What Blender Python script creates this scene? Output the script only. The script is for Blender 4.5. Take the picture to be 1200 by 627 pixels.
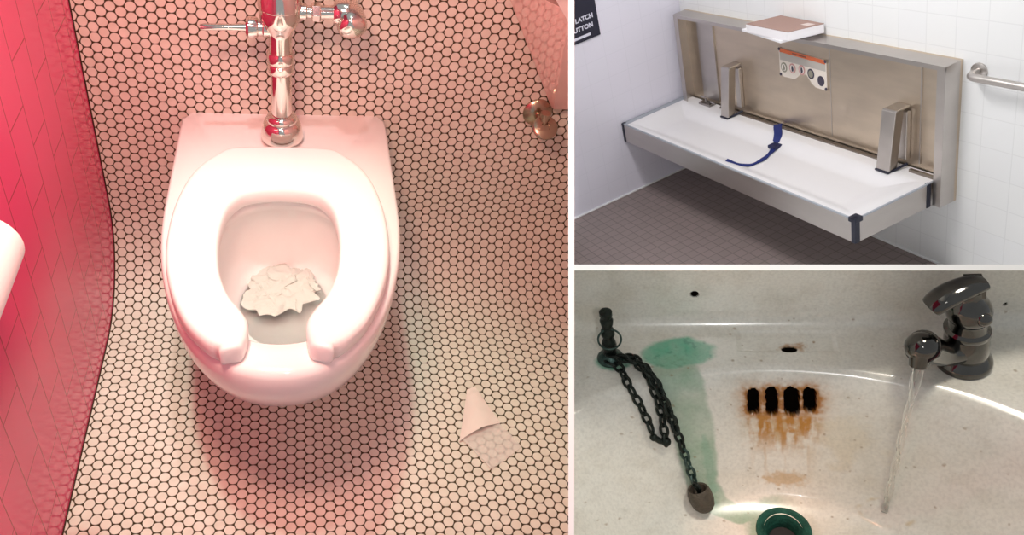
import bpy, bmesh, math, random
import numpy as np
from mathutils import Matrix, Vector, noise
random.seed(7)
PI = math.pi
for o in list(bpy.data.objects): bpy.data.objects.remove(o)
scene = bpy.context.scene
COL = scene.collection

# ------------------------------------------------------------------ camera, world, light, exposure
F, W, H = 950.0, 1200, 627
PX, PY = 460.0, 313.5
def view_rot(a, b, c):
    return Matrix.Rotation(c, 3, 'Z') @ Matrix.Rotation(a, 3, 'X') @ Matrix.Rotation(b, 3, 'Z')
def view_matrix(r, c):
    return Matrix.Translation(c) @ view_rot(*r).transposed().to_4x4()
K1 = view_matrix((-0.84022, 0.15486, -0.1015), (0.02314, -1.22205, 1.1239)) 
S2 = 1.6
K2 = view_matrix((-1.06573, -1.39055, 0.33793), (2.36004*S2, -1.64683*S2, 1.18174*S2))
K3 = view_matrix((-0.90462, -0.43507, 0.30946), (-0.07463, -0.52467, 0.52938))
M1 = Matrix.Identity(4)
M2 = K1 @ K2.inverted()
M3 = K1 @ K3.inverted()

cam = bpy.data.cameras.new('camera')
cam.sensor_width = 36.0
cam.lens = F/W*36.0
cam.shift_x = (W/2-PX)/W
cam.clip_start = 0.01
camo = bpy.data.objects.new('camera', cam)
COL.objects.link(camo)
camo.matrix_world = K1
scene.camera = camo

world = bpy.data.worlds.new('world'); scene.world = world
world.use_nodes = True
bg = world.node_tree.nodes['Background']
bg.inputs[0].default_value = (0.93, 0.97, 1.0, 1)
bg.inputs[1].default_value = 0.40

vs = scene.view_settings
vs.view_transform = 'Standard'; vs.look = 'None'; vs.gamma = 1.0; vs.use_curve_mapping = False
vs.exposure = 0.0
scene.display_settings.display_device = 'sRGB'

def lamp(name, M, loc, target, power, size, color=(1, 1, 1), spread=180, size_y=None):
    l = bpy.data.lights.new(name, 'AREA')
    l.energy = power; l.color = color; l.spread = math.radians(spread)
    l.shape = 'RECTANGLE' if size_y else 'DISK'
    l.size = size
    if size_y: l.size_y = size_y
    o = bpy.data.objects.new(name, l); COL.objects.link(o)
    d = Vector(target)-Vector(loc)
    o.matrix_world = M @ Matrix.Translation(loc) @ d.to_track_quat('-Z', 'Y').to_matrix().to_4x4()
    return o
# restroom with the toilet: added fill spots, pink for wall bounce and whiter ones
def spot(name, M, loc, target, power, ang, rad, color, blend=1.0):
    l = bpy.data.lights.new(name, 'SPOT'); l.energy = power; l.color = color; l.spot_size = math.radians(ang); l.spot_blend = blend; l.shadow_soft_size = rad
    o = bpy.data.objects.new(name, l); COL.objects.link(o); d = Vector(target)-Vector(loc)
    o.matrix_world = M @ Matrix.Translation(loc) @ d.to_track_quat('-Z', 'Y').to_matrix().to_4x4(); return o
spot('pink_fill_spot', M1, (-0.11, -0.76, 1.25), (-0.03, -0.40, 0.15), 25, 92, 0.08, (1.0, 0.50, 0.37), 0.25)  # added spot, stands in for pink bounce off the walls
spot('wall_fill_spot', M1, (0.0, -0.75, 1.12), (-0.32, -0.45, 0.36), 6, 80, 0.06, (1.0, 0.55, 0.55), 0.6)  # added mid-air spot to brighten the left wall, no fitting there
spot('divider_fill_spot', K1, (0.05, 0.0, 0.06), (0.11, 0.0, -0.5), 3.2, 46, 0.02, (1.0, 1.0, 1.0), 0.5)  # added spot beside the viewer, only whitens the divider's edge
spot('white_fill_spot', M1, (-0.20, -0.60, 2.3), (-0.23, -0.36, 0.0), 85, 22, 0.05, (0.62, 1.0, 0.80))  # added spot to whiten the floor left of the toilet
spot('white_fill_spot', M1, (-0.10, -0.30, 2.2), (0.27, -0.38, 0.0), 72, 20, 0.05, (0.66, 1.0, 0.78))  # added spot to whiten the floor right of the toilet
spot('white_fill_spot', M1, (0.0, -0.55, 2.3), (0.0, -0.28, 0.4), 52, 23, 0.05, (1.0, 0.96, 0.96))  # added spot to brighten the seat from overhead
# changing room: one wide ceiling fitting
lamp('ceiling_lamp', M2, (1.1, -1.1, 1.9), (1.0, -0.3, 0.0), 44, 0.9, (1.0, 0.98, 0.98), 170, 0.5)
# wash basin: a small lamp above it, to the right
lamp('basin_lamp', M3, (0.13, -0.06, 0.60), (0.0, -0.10, -0.03), 1.15, 0.10, (1.0, 0.93, 0.80), 150)

# ------------------------------------------------------------------ materials
def mat(name, col, rough=0.5, metal=0.0, spec=0.5, coat=0.0, bump=0.0, bscale=200.0, var=0.0, vscale=8.0, trans=0.0, ior=1.45, sss=0.0, alpha=1.0):
    m = bpy.data.materials.new(name); m.use_nodes = True
    nt = m.node_tree; b = nt.nodes['Principled BSDF']
    b.inputs['Base Color'].default_value = (*col, 1)
    b.inputs['Roughness'].default_value = rough
    b.inputs['Metallic'].default_value = metal
    b.inputs['Specular IOR Level'].default_value = spec
    b.inputs['Coat Weight'].default_value = coat
    b.inputs['IOR'].default_value = ior
    b.inputs['Transmission Weight'].default_value = trans
    b.inputs['Alpha'].default_value = alpha
    if sss:
        b.inputs['Subsurface Weight'].default_value = sss
    tc = nt.nodes.new('ShaderNodeTexCoord')
    if var:
        n = nt.nodes.new('ShaderNodeTexNoise'); n.inputs['Scale'].default_value = vscale; n.inputs['Detail'].default_value = 5
        nt.links.new(tc.outputs['Object'], n.inputs['Vector'])
        r = nt.nodes.new('ShaderNodeMix'); r.data_type = 'RGBA'
        r.inputs[6].default_value = (*[c*(1-var) for c in col], 1); r.inputs[7].default_value = (*[min(1, c*(1+var)) for c in col], 1)
        nt.links.new(n.outputs[0], r.inputs[0]); nt.links.new(r.outputs[2], b.inputs['Base Color'])
    if bump:
        n = nt.nodes.new('ShaderNodeTexNoise'); n.inputs['Scale'].default_value = bscale; n.inputs['Detail'].default_value = 3
        nt.links.new(tc.outputs['Object'], n.inputs['Vector'])
        bp = nt.nodes.new('ShaderNodeBump'); bp.inputs['Strength'].default_value = bump; bp.inputs['Distance'].default_value = 0.002
        nt.links.new(n.outputs[0], bp.inputs['Height']); nt.links.new(bp.outputs[0], b.inputs['Normal'])
    return m

def nd(nt, t, **k):
    n = nt.nodes.new(t)
    for a, v in k.items(): setattr(n, a, v)
    return n
def mth(nt, op, a, b=None, c=None, clamp=False):
    n = nt.nodes.new('ShaderNodeMath'); n.operation = op; n.use_clamp = clamp
    for i, v in enumerate((a, b, c)):
        if v is None: continue
        if isinstance(v, (int, float)): n.inputs[i].default_value = v
        else: nt.links.new(v, n.inputs[i])
    return n.outputs[0]

def hex_material():
    p = 0.01753; a = p*math.sqrt(3)
    m = mat('hex_mosaic', (0.8, 0.78, 0.72), 0.3)
    nt = m.node_tree; b = nt.nodes['Principled BSDF']
    uv = nd(nt, 'ShaderNodeUVMap'); uv.uv_map = 'UVMap'
    sp = nd(nt, 'ShaderNodeSeparateXYZ'); nt.links.new(uv.outputs[0], sp.inputs[0])
    # slight laying irregularity
    nz = nd(nt, 'ShaderNodeTexNoise'); nz.inputs['Scale'].default_value = 9.0; nt.links.new(uv.outputs[0], nz.inputs['Vector'])
    wob = mth(nt, 'MULTIPLY', mth(nt, 'SUBTRACT', nz.outputs[0], 0.5), 0.004)
    u = mth(nt, 'ADD', sp.outputs[0], wob); v = mth(nt, 'ADD', sp.outputs[1], wob)
    def dist(ou, ov):
        x = mth(nt, 'SUBTRACT', mth(nt, 'FLOORED_MODULO', mth(nt, 'ADD', u, ou), a), a/2)
        y = mth(nt, 'SUBTRACT', mth(nt, 'FLOORED_MODULO', mth(nt, 'ADD', v, ov), p), p/2)
        ax = mth(nt, 'ABSOLUTE', x); ay = mth(nt, 'ABSOLUTE', y)
        hexd = mth(nt, 'MAXIMUM', ay, mth(nt, 'ADD', mth(nt, 'MULTIPLY', ax, 0.866), mth(nt, 'MULTIPLY', ay, 0.5)))
        rd = mth(nt, 'SQRT', mth(nt, 'ADD', mth(nt, 'MULTIPLY', x, x), mth(nt, 'MULTIPLY', y, y)))
        return mth(nt, 'ADD', mth(nt, 'MULTIPLY', hexd, 0.25), mth(nt, 'MULTIPLY', rd, 0.75)), x, y
    d1, x1, y1 = dist(0.0, 0.0); d2, x2, y2 = dist(a/2, p/2)
    d = mth(nt, 'MINIMUM', d1, d2)
    mr = nd(nt, 'ShaderNodeMapRange'); mr.interpolation_type = 'SMOOTHSTEP'
    nt.links.new(d, mr.inputs[0])
    mr.inputs[1].default_value = 0.42*p; mr.inputs[2].default_value = 0.487*p
    mr.inputs[3].default_value = 1; mr.inputs[4].default_value = 0
    mask = mr.outputs[0]
    # colour of each tile: cell id noise
    c1 = nd(nt, 'ShaderNodeTexNoise'); c1.inputs['Scale'].default_value = 45.0; c1.inputs['Detail'].default_value = 1
    nt.links.new(uv.outputs[0], c1.inputs['Vector'])
    tile = nd(nt, 'ShaderNodeMix', data_type='RGBA'); tile.inputs[6].default_value = (0.66, 0.61, 0.53, 1); tile.inputs[7].default_value = (0.86, 0.83, 0.76, 1)
    nt.links.new(c1.outputs[0], tile.inputs[0])
    g1 = nd(nt, 'ShaderNodeTexNoise'); g1.inputs['Scale'].default_value = 6.0; g1.inputs['Detail'].default_value = 3
    nt.links.new(uv.outputs[0], g1.inputs['Vector'])
    gr = nd(nt, 'ShaderNodeMix', data_type='RGBA'); gr.inputs[6].default_value = (0.022, 0.013, 0.004, 1); gr.inputs[7].default_value = (0.085, 0.062, 0.025, 1)
    nt.links.new(g1.outputs[0], gr.inputs[0])
    mx = nd(nt, 'ShaderNodeMix', data_type='RGBA')
    nt.links.new(mask, mx.inputs[0]); nt.links.new(gr.outputs[2], mx.inputs[6]); nt.links.new(tile.outputs[2], mx.inputs[7])
    nt.links.new(mx.outputs[2], b.inputs['Base Color'])
    rr = mth(nt, 'SUBTRACT', 0.9, mth(nt, 'MULTIPLY', mask, 0.55)); nt.links.new(rr, b.inputs['Roughness'])
    bp = nd(nt, 'ShaderNodeBump'); bp.inputs['Strength'].default_value = 0.35; bp.inputs['Distance'].default_value = 0.001
    nt.links.new(mask, bp.inputs['Height']); nt.links.new(bp.outputs[0], b.inputs['Normal'])
    return m

def brick_material(name, c1, c2, mortar, bw, rh, ms, rough, off=0.5, bump=0.3, order='xy', shift=(0, 0), spec=0.5, coord='UV'):
    m = mat(name, c1, rough, spec=spec)
    nt = m.node_tree; b = nt.nodes['Principled BSDF']
    uv = nd(nt, 'ShaderNodeUVMap'); uv.uv_map = 'UVMap'
    mp = nd(nt, 'ShaderNodeMapping'); mp.inputs['Location'].default_value = (shift[0], shift[1], 0)
    nt.links.new(uv.outputs[0], mp.inputs['Vector'])
    br = nd(nt, 'ShaderNodeTexBrick'); br.offset = off
    br.inputs['Color1'].default_value = (*c1, 1); br.inputs['Color2'].default_value = (*c2, 1); br.inputs['Mortar'].default_value = (*mortar, 1)
    br.inputs['Scale'].default_value = 1; br.inputs['Mortar Size'].default_value = ms; br.inputs['Mortar Smooth'].default_value = 0.3
    br.inputs['Brick Width'].default_value = bw; br.inputs['Row Height'].default_value = rh
    nt.links.new(mp.outputs[0], br.inputs['Vector']); nt.links.new(br.outputs['Color'], b.inputs['Base Color'])
    bp = nd(nt, 'ShaderNodeBump'); bp.inputs['Strength'].default_value = bump; bp.inputs['Distance'].default_value = 0.0008; bp.invert = True
    nt.links.new(br.outputs['Fac'], bp.inputs['Height']); nt.links.new(bp.outputs[0], b.inputs['Normal'])
    return m

M = {}
M['white_board'] = mat('white_board', (0.93, 0.93, 0.93), 0.6)
M['hex'] = hex_material()
M['pink_tile'] = brick_material('pink_tile', (0.90, 0.085, 0.23), (0.88, 0.095, 0.24), (0.42, 0.05, 0.07), 0.1215, 0.0633, 0.0011, 0.14, shift=(-0.494+0.1215*10, 0.35+0.0633*20))
M['porcelain'] = mat('porcelain', (0.90, 0.87, 0.86), 0.12, coat=0.3)
M['seat_plastic'] = mat('seat_plastic', (0.94, 0.93, 0.92), 0.25)
M['chrome'] = mat('chrome', (0.80, 0.76, 0.70), 0.10, 1.0)
M['old_chrome'] = mat('old_chrome', (0.45, 0.40, 0.30), 0.25, 1.0)
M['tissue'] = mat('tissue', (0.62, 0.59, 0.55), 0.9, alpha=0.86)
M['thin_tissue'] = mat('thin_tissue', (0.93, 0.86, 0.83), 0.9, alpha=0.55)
M['roll_paper'] = mat('roll_paper', (0.93, 0.91, 0.91), 0.95, bump=0.2, bscale=300)
M['card'] = mat('card', (0.55, 0.42, 0.30), 0.9)
M['water'] = mat('water', (0.95, 0.97, 0.96), 0.02, trans=1.0, ior=1.33)
M['clear_water'] = mat('clear_water', (1.0, 1.0, 0.98), 0.0, trans=1.0, ior=1.33)
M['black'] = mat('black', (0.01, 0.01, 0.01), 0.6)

# ------------------------------------------------------------------ mesh helpers
class G:
    """collects vertices and faces in room coordinates"""
    def __init__(s): s.v = []; s.f = []; s.uv = None
    def add(s, vs, fs):
        n = len(s.v); s.v += [tuple(q) for q in vs]; s.f += [tuple(i+n for i in f) for f in fs]; return s
    def box(s, lo, hi, T=None):
        x0, y0, z0 = lo; x1, y1, z1 = hi
        v = [Vector(q) for q in ((x0,y0,z0),(x1,y0,z0),(x1,y1,z0),(x0,y1,z0),(x0,y0,z1),(x1,y0,z1),(x1,y1,z1),(x0,y1,z1))]
        if T: v = [T @ q for q in v]
        return s.add(v, [(0,3,2,1),(4,5,6,7),(0,1,5,4),(1,2,6,5),(2,3,7,6),(3,0,4,7)])
    def hexa(s, pts):   # 4 bottom (ccw), 4 top
        return s.add(pts, [(0,3,2,1),(4,5,6,7),(0,1,5,4),(1,2,6,5),(2,3,7,6),(3,0,4,7)])
    def loft(s, rings, cap0=True, cap1=True, closed=True):
        n = len(rings[0]); vs = [q for r in rings for q in r]; fs = []
        for i in range(len(rings)-1):
            for j in range(n if closed else n-1):
                k = (j+1) % n
                fs.append((i*n+j, i*n+k, (i+1)*n+k, (i+1)*n+j))
        if cap0: fs.append(tuple(reversed(range(n))))
        if cap1: fs.append(tuple(range((len(rings)-1)*n, len(rings)*n)))
        return s.add(vs, fs)
    def lathe(s, prof, c=(0,0,0), axis=(0,0,1), n=40, cap0=True, cap1=True):
        q = Vector(axis).normalized().to_track_quat('Z', 'Y'); c = Vector(c)
        rings = [[c + q @ Vector((r*math.cos(2*PI*j/n), r*math.sin(2*PI*j/n), z)) for j in range(n)] for r, z in prof]
        return s.loft(rings, cap0, cap1)
    def tube(s, pts, rad, n=12, cap=True, flat=1.0, up=None):
        pts = [Vector(p) for p in pts]; m = len(pts)
        rs = rad if isinstance(rad, (list, tuple)) else [rad]*m
        rings = []; prev = None
        for i, p in enumerate(pts):
            t = (pts[min(i+1, m-1)]-pts[max(i-1, 0)]).normalized()
            if prev is None:
                a = Vector(up) if up else (Vector((0,0,1)) if abs(t.z) < .9 else Vector((1,0,0)))
            else: a = prev
            nn = (a - t*a.dot(t)).normalized(); prev = nn; bb = t.cross(nn)
            rings.append([p + nn*(rs[i]*math.cos(2*PI*j/n)*flat) + bb*(rs[i]*math.sin(2*PI*j/n)) for j in range(n)])
        return s.loft(rings, cap, cap)
    def torus(s, c, R, r, axis=(0,0,1), n=32, k=10, sx=1.0, turn=0.0, ref=(0,1,0)):
        ax = Vector(axis).normalized(); u = Vector(ref); u = (u-ax*u.dot(ax)).normalized(); w = ax.cross(u); c = Vector(c)
        vs = []; fs = []
        for i in range(n):
            a = 2*PI*i/n
            cen = u*(R*sx*math.cos(a)) + w*(R*math.sin(a)); rd = (u*math.cos(a)/sx + w*math.sin(a)).normalized()
            for j in range(k):
                b = 2*PI*j/k
                vs.append(c+cen+rd*(r*math.cos(b))+ax*(r*math.sin(b)))
        for i in range(n):
            for j in range(k):
                fs.append((i*k+j, ((i+1)%n)*k+j, ((i+1)%n)*k+(j+1)%k, i*k+(j+1)%k))
        return s.add(vs, fs)
    def sphere(s, c, r, n=24, m=14, sc=(1,1,1)):
        prof = []
        rings = []
        for i in range(1, m):
            a = -PI/2+PI*i/m
            rings.append([Vector(c)+Vector((r*sc[0]*math.cos(a)*math.cos(2*PI*j/n), r*sc[1]*math.cos(a)*math.sin(2*PI*j/n), r*sc[2]*math.sin(a))) for j in range(n)])
        return s.loft(rings)

BASE = {}
ROOM = {}
def thing(name, label, cat, room, loc, group=None):
    o = bpy.data.objects.new(name, None); COL.objects.link(o)
    o.empty_display_size = 0.05
    o.matrix_world = room @ Matrix.Translation(loc)
    o['label'] = label; o['category'] = cat
    if group: o['group'] = group
    BASE[o.name] = Vector(loc); ROOM[o.name] = room
    return o
CLIPS = []
def obj(name, g, material, room=None, parent=None, loc=None, smooth=True, bevel=0.0, seg=2, sub=0, clip=None, uv=None, solid=0.0, auto=35, recalc=True):
    if parent is not None:
        base = BASE[parent.name]; room = ROOM[parent.name]
    else:
        base = Vector(loc) if loc is not None else Vector((0,0,0))
    me = bpy.data.meshes.new(name)
    bm = bmesh.new()
    vv = [bm.verts.new(Vector(q)-base) for q in g.v]
    bm.verts.ensure_lookup_table()
    for f in g.f:
        try: bm.faces.new([vv[i] for i in f])
        except ValueError: pass
    if uv:
        l = bm.loops.layers.uv.new('UVMap')
        for f in bm.faces:
            for lp in f.loops:
                lp[l].uv = uv(lp.vert.co+base)
    if recalc: bmesh.ops.recalc_face_normals(bm, faces=bm.faces)
    if clip:
        inv = (room @ Matrix.Translation(base)).inverted()
        for co, no, capit in clip:
            c = inv @ Vector(co); n = (inv.to_3x3() @ Vector(no)).normalized()
            r = bmesh.ops.bisect_plane(bm, geom=bm.verts[:]+bm.edges[:]+bm.faces[:], plane_co=c, plane_no=n, clear_outer=True)
            if capit:
                ed = [e for e in r['geom_cut'] if isinstance(e, bmesh.types.BMEdge)]
                try: bmesh.ops.edgenet_fill(bm, edges=ed)
                except Exception: pass
    bm.to_mesh(me); bm.free()
    me.materials.append(material)
    if smooth:
        me.polygons.foreach_set('use_smooth', [True]*len(me.polygons))
        me.set_sharp_from_angle(angle=math.radians(auto))
    o = bpy.data.objects.new(name, me); COL.objects.link(o)
    if solid:
        md = o.modifiers.new('solid', 'SOLIDIFY'); md.thickness = solid
    if bevel:
        md = o.modifiers.new('bevel', 'BEVEL'); md.width = bevel; md.segments = seg; md.limit_method = 'ANGLE'; md.angle_limit = math.radians(40); md.harden_normals = True
    if sub:
        md = o.modifiers.new('sub', 'SUBSURF'); md.levels = sub; md.render_levels = sub
    if parent is not None:
        o.parent = parent
    else:
        o.matrix_world = room @ Matrix.Translation(base)
    BASE[o.name] = base; ROOM[o.name] = room
    return o
def tag(o, label, cat, group=None):
    o['label'] = label; o['category'] = cat
    if group: o['group'] = group
    return o
def struct(o):
    o['kind'] = 'structure'; return o
def spline(pts, n=8, closed=False):
    P = [Vector(p) for p in pts]; out = []; m = len(P)
    for i in range(m if closed else m-1):
        if closed: a, b, c, d = P[i-1], P[i], P[(i+1)%m], P[(i+2)%m]
        else: a, b, c, d = P[max(i-1,0)], P[i], P[i+1], P[min(i+2,m-1)]
        for k in range(n):
            t = k/n
            out.append(0.5*((2*b)+(c-a)*t+(2*a-5*b+4*c-d)*t*t+(3*b-a-3*c+d)*t**3))
    if not closed: out.append(P[-1])
    return out
def sstep(a, b, x):
    t = min(1, max(0, (x-a)/(b-a))); return t*t*(3-2*t)

# ------------------------------------------------------------------ the dividing boards between the three rooms
CR = K1.to_3x3(); CO = K1.translation
def cv(x, y, depth):      # a direction given from the viewer: right, down (in focal lengths) and depth, as a world point
    return K1 @ Vector((x*depth, -y*depth, -depth))
DVX = (669.5-PX)/F
dv_n = (CR @ Vector((1, 0, DVX)).normalized())          # normal of the upright board, pointing to the right-hand rooms
sh_n = (CR @ Vector((0, 1, 0)))                          # normal of the shelf board, pointing up
LEFT_ONLY = [(tuple(CO), tuple(dv_n), False)]
LEFT_CAP = [(tuple(CO), tuple(dv_n), True)]
UP_RIGHT = [(tuple(CO), tuple(-dv_n), False), (tuple(CO), tuple(-sh_n), False)]
DN_RIGHT = [(tuple(CO), tuple(-dv_n), False), (tuple(CO), tuple(sh_n), False)]
def board(name, pts, n, th):
    g = G(); k = len(pts); a = [p+n*(th/2) for p in pts]; b = [p-n*(th/2) for p in pts]
    g.add(a+b, [tuple(range(k)), tuple(reversed(range(k, 2*k)))]+[(i, (i+1)%k, k+(i+1)%k, k+i) for i in range(k)])
    return struct(obj(name, g, M['white_board'], M1, smooth=False))
t0 = 0.50
def dv(d, up): return K1 @ Vector((DVX*d, up, -d))
board('wall_divider', [dv(t0, 0.182), dv(t0, -0.19), dv(4.4, -1.9), dv(4.4, 2.3), dv(0.02, 1.4), dv(0.02, 0.12), dv(0.32, 0.128)], dv_n, 7.0/F*t0*0.975)  # unseen upper part reaches forward, shaped to keep pink light off the basin

# ================================================================== ROOM 1: the toilet
XL = -0.3238
RC = 0.18
def cove_profile():
    pts = [(0.0, 1.25)]
    for i in range(0, 13):
        a = PI/2*i/12
        pts.append((-RC+RC*math.cos(a), RC-RC*math.sin(a)))
    pts.append((-1.25, 0.0))
    return pts
cp = cove_profile()
def sheet(pts, x0, x1, g=None):
    g = g or G(); n = len(pts)
    vs = [(x0, y, z) for y, z in pts]+[(x1, y, z) for y, z in pts]
    return g.add(vs, [(i, n+i, n+i+1, i+1) for i in range(n-1)])
def uv_arc(co):
    y, z = co.y, co.z
    if z >= RC-1e-6: s = RC*PI/2+(z-RC)
    elif y <= -RC+1e-6: s = y+RC
    else:
        a = math.atan2(RC-z, y+RC); s = RC*(PI/2-a)
    return (co.x+5, s+5)
struct(obj('wall_back', sheet(cp[:8], XL, 1.6), M['hex'], M1, clip=LEFT_ONLY, uv=uv_arc, auto=80))
struct(obj('floor', sheet(cp[7:], XL, 1.6), M['hex'], M1, clip=LEFT_ONLY, uv=uv_arc, auto=80))
g = G(); n = len(cp)
g.add([(XL, y, z) for y, z in cp]+[(XL, -1.25, 1.25)], [tuple(range(n+1))])
struct(obj('wall_left', g, M['pink_tile'], M1, uv=lambda c: (c.z, c.y), smooth=False))
# caulk line between the pink wall and the mosaic
g = G(); g.tube([(XL+0.0005, y, z) for y, z in cp], 0.0016, 6)
struct(obj('trim_1', g, mat('dark_caulk', (0.05, 0.02, 0.01), 0.8), M1))

# ---- toilet
def outline(w, L, yc, n=2.3, rc=0.006):
    def inside(x, y):
        if abs(x) > w or y > 0: return False
        if y > -rc and abs(x) > w-rc: return (abs(x)-(w-rc))**2+(y+rc)**2 <= rc*rc
        if y < -yc: return (abs(x)/w)**n+((-y-yc)/(L-yc))**n <= 1
        return True
    return inside
ANG = sorted(set([2*PI*i/144 for i in range(144)]))
def ring_from(inside, c, z, angs=ANG):
    out = []
    for a in angs:
        lo, hi = 0, 1.0
        for _ in range(26):
            m = (lo+hi)/2
            if inside(c[0]+m*math.cos(a), c[1]+m*math.sin(a)): lo = m
            else: hi = m
        out.append(Vector((c[0]+lo*math.cos(a), c[1]+lo*math.sin(a), z)))
    return out
def ell(cx, cy, a, b, z, n=2.0, angs=ANG):
    out = []
    for t in angs:
        ct, st = math.cos(t), math.sin(t)
        r = (abs(ct/a)**n+abs(st/b)**n)**(-1/n)
        out.append(Vector((cx+r*ct, cy+r*st, z)))
    return out
toilet = thing('toilet', 'white wall-hung toilet bowl on the hexagon-tiled wall', 'toilet', M1, (0, 0, 0.1))
c0 = (0, -0.33)
g = G()
lev = [(0.10, 0.10, 0.16, 0.06), (0.115, 0.115, 0.26, 0.08), (0.15, 0.13, 0.37, 0.12), (0.19, 0.145, 0.45, 0.16), (0.235, 0.157, 0.515, 0.20), (0.28, 0.166, 0.552, 0.22),
       (0.32, 0.171, 0.575, 0.235), (0.35, 0.1735, 0.582, 0.24), (0.368, 0.174, 0.583, 0.24), (0.3765, 0.1725, 0.580, 0.24), (0.380, 0.168, 0.573, 0.24)]
rings = []
for z, w, L, yc in lev:
    cy = -min(0.33, L*0.55)
    rings.append(ring_from(outline(w, L, yc, 2.25), (0, cy), z))
g.loft(rings, True, False)
top = rings[-1]
mid = [t.lerp(e, 0.5) for t, e in zip(ring_from(outline(0.168, 0.573, 0.24, 2.25), (0, -0.38), 0.3805), ell(0, -0.385, 0.108, 0.150, 0.3805, 2.2))]
last = [mid, ell(0, -0.385, 0.108, 0.150, 0.380, 2.2), ell(0, -0.385, 0.104, 0.146, 0.376, 2.2), ell(0, -0.385, 0.104, 0.146, 0.366, 2.2), ell(0, -0.384, 0.113, 0.155, 0.352, 2.2),
        ell(0, -0.375, 0.112, 0.158, 0.325, 2.1), ell(0, -0.36, 0.100, 0.145, 0.290, 2.0), ell(0, -0.335, 0.085, 0.118, 0.255, 2.0), ell(0, -0.318, 0.070, 0.090, 0.230, 2.0),
        ell(0, -0.310, 0.058, 0.072, 0.216, 2.0), ell(0, -0.300, 0.040, 0.050, 0.208, 2.0), ell(0, -0.30, 0.01, 0.012, 0.206, 2.0)]
top = ring_from(outline(0.168, 0.573, 0.24, 2.25), (0, -0.38), 0.380)
# match polar centre of the outer shell's last ring with the top plate
rings[-1] = top
rings[-2] = ring_from(outline(0.1725, 0.580, 0.24, 2.25), (0, -0.38), 0.3765)
rings[-3] = ring_from(outline(0.174, 0.583, 0.24, 2.25), (0, -0.38), 0.368)
rings[-4] = ring_from(outline(0.1735, 0.582, 0.24, 2.25), (0, -0.38), 0.35)
rings[-5] = ring_from(outline(0.171, 0.575, 0.235, 2.25), (0, -0.37), 0.32)
g = G(); g.loft(rings+last, True, True); g.v = [(x, y, z-0.008) for x, y, z in g.v]
obj('bowl', g, M['porcelain'], parent=toilet, auto=50)
# seat, open at the front
so = [(0.0,-0.1425),(0.045,-0.1430),(0.080,-0.1475),(0.098,-0.1640),(0.117,-0.1880),(0.1335,-0.2240),(0.1445,-0.2700),(0.1500,-0.3150),(0.1510,-0.3640),(0.1470,-0.4100),(0.1395,-0.4480),(0.128,-0.4840),(0.112,-0.5190),(0.096,-0.5410),(0.082,-0.5560),(0.074,-0.5610),(0.068,-0.5630)]
si = [(0.0385,-0.5560),(0.0362,-0.5450),(0.0362,-0.5220),(0.046,-0.5020),(0.059,-0.4820),(0.070,-0.4550),(0.0780,-0.4230),(0.0820,-0.3750),(0.0800,-0.3330),(0.0735,-0.2980),(0.062,-0.2750),(0.048,-0.2620),(0.025,-0.2550),(0.0,-0.2530)]
def mirror(pts, x0=-0.002):
    return pts
def resample(pts, n):
    L = [0]
    for i in range(1, len(pts)): L.append(L[-1]+(pts[i]-pts[i-1]).length)
    out = []
    for k in range(n):
        d = L[-1]*k/(n-1); i = max(j for j in range(len(L)) if L[j] <= d+1e-9); i = min(i, len(pts)-2)
        t = (d-L[i])/(L[i+1]-L[i]); out.append(pts[i].lerp(pts[i+1], t))
    return out
NS = 70
oo = resample(spline([(x, y, 0) for x, y in so], 6), NS); ii = resample(spline([(x, y, 0) for x, y in reversed(si)], 6), NS)
zb_, zt_ = 0.3735, 0.4065
secs = []
for o_, i_ in zip(oo, ii):
    d_ = (i_-o_); w = d_.length; d_ = d_/w; q_ = min(1.0, w/0.045)
    secs.append([o_+d_*a_+Vector((-0.003, 0, z_)) for a_, z_ in ((0.004*q_, zb_), (0.0, zb_+0.005), (-0.0005, zt_-0.011), (0.0015*q_, zt_-0.005), (0.006*q_, zt_-0.0015), (0.013*q_, zt_))] +
                [i_-d_*a_+Vector((-0.003, 0, z_)) for a_, z_ in ((0.013*q_, zt_), (0.006*q_, zt_-0.0015), (0.0015*q_, zt_-0.005), (-0.0005, zt_-0.011), (0.0, zb_+0.005), (0.004*q_, zb_))])
# round the tips
secs_end = secs[-1]; c_ = sum(secs_end, Vector())/len(secs_end); dirn = Vector((0.10, -1, 0)).normalized()
for d_, k_ in ((0.0025, 0.985), (0.0050, 0.94), (0.0072, 0.85), (0.0088, 0.70), (0.0098, 0.45)):
    secs.append([c_+dirn*d_+Vector(((p-c_).x*k_, (p-c_).y*k_, (p-c_).z*(0.35+0.65*k_))) for p in secs_end])
mir = [[Vector((-0.006-p.x, p.y, p.z)) for p in s_] for s_ in reversed(secs)]
g = G(); g.loft(mir[:-1]+secs, True, True)
obj('seat', g, M['seat_plastic'], parent=toilet, auto=100)
# water surface in the bowl
g = G(); g.loft([ell(0, -0.318, 0.0695, 0.0895, 0.2200), ell(0, -0.318, 0.0695, 0.0895, 0.2203)])
obj('bowl_water', g, M['water'], parent=toilet)

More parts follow.
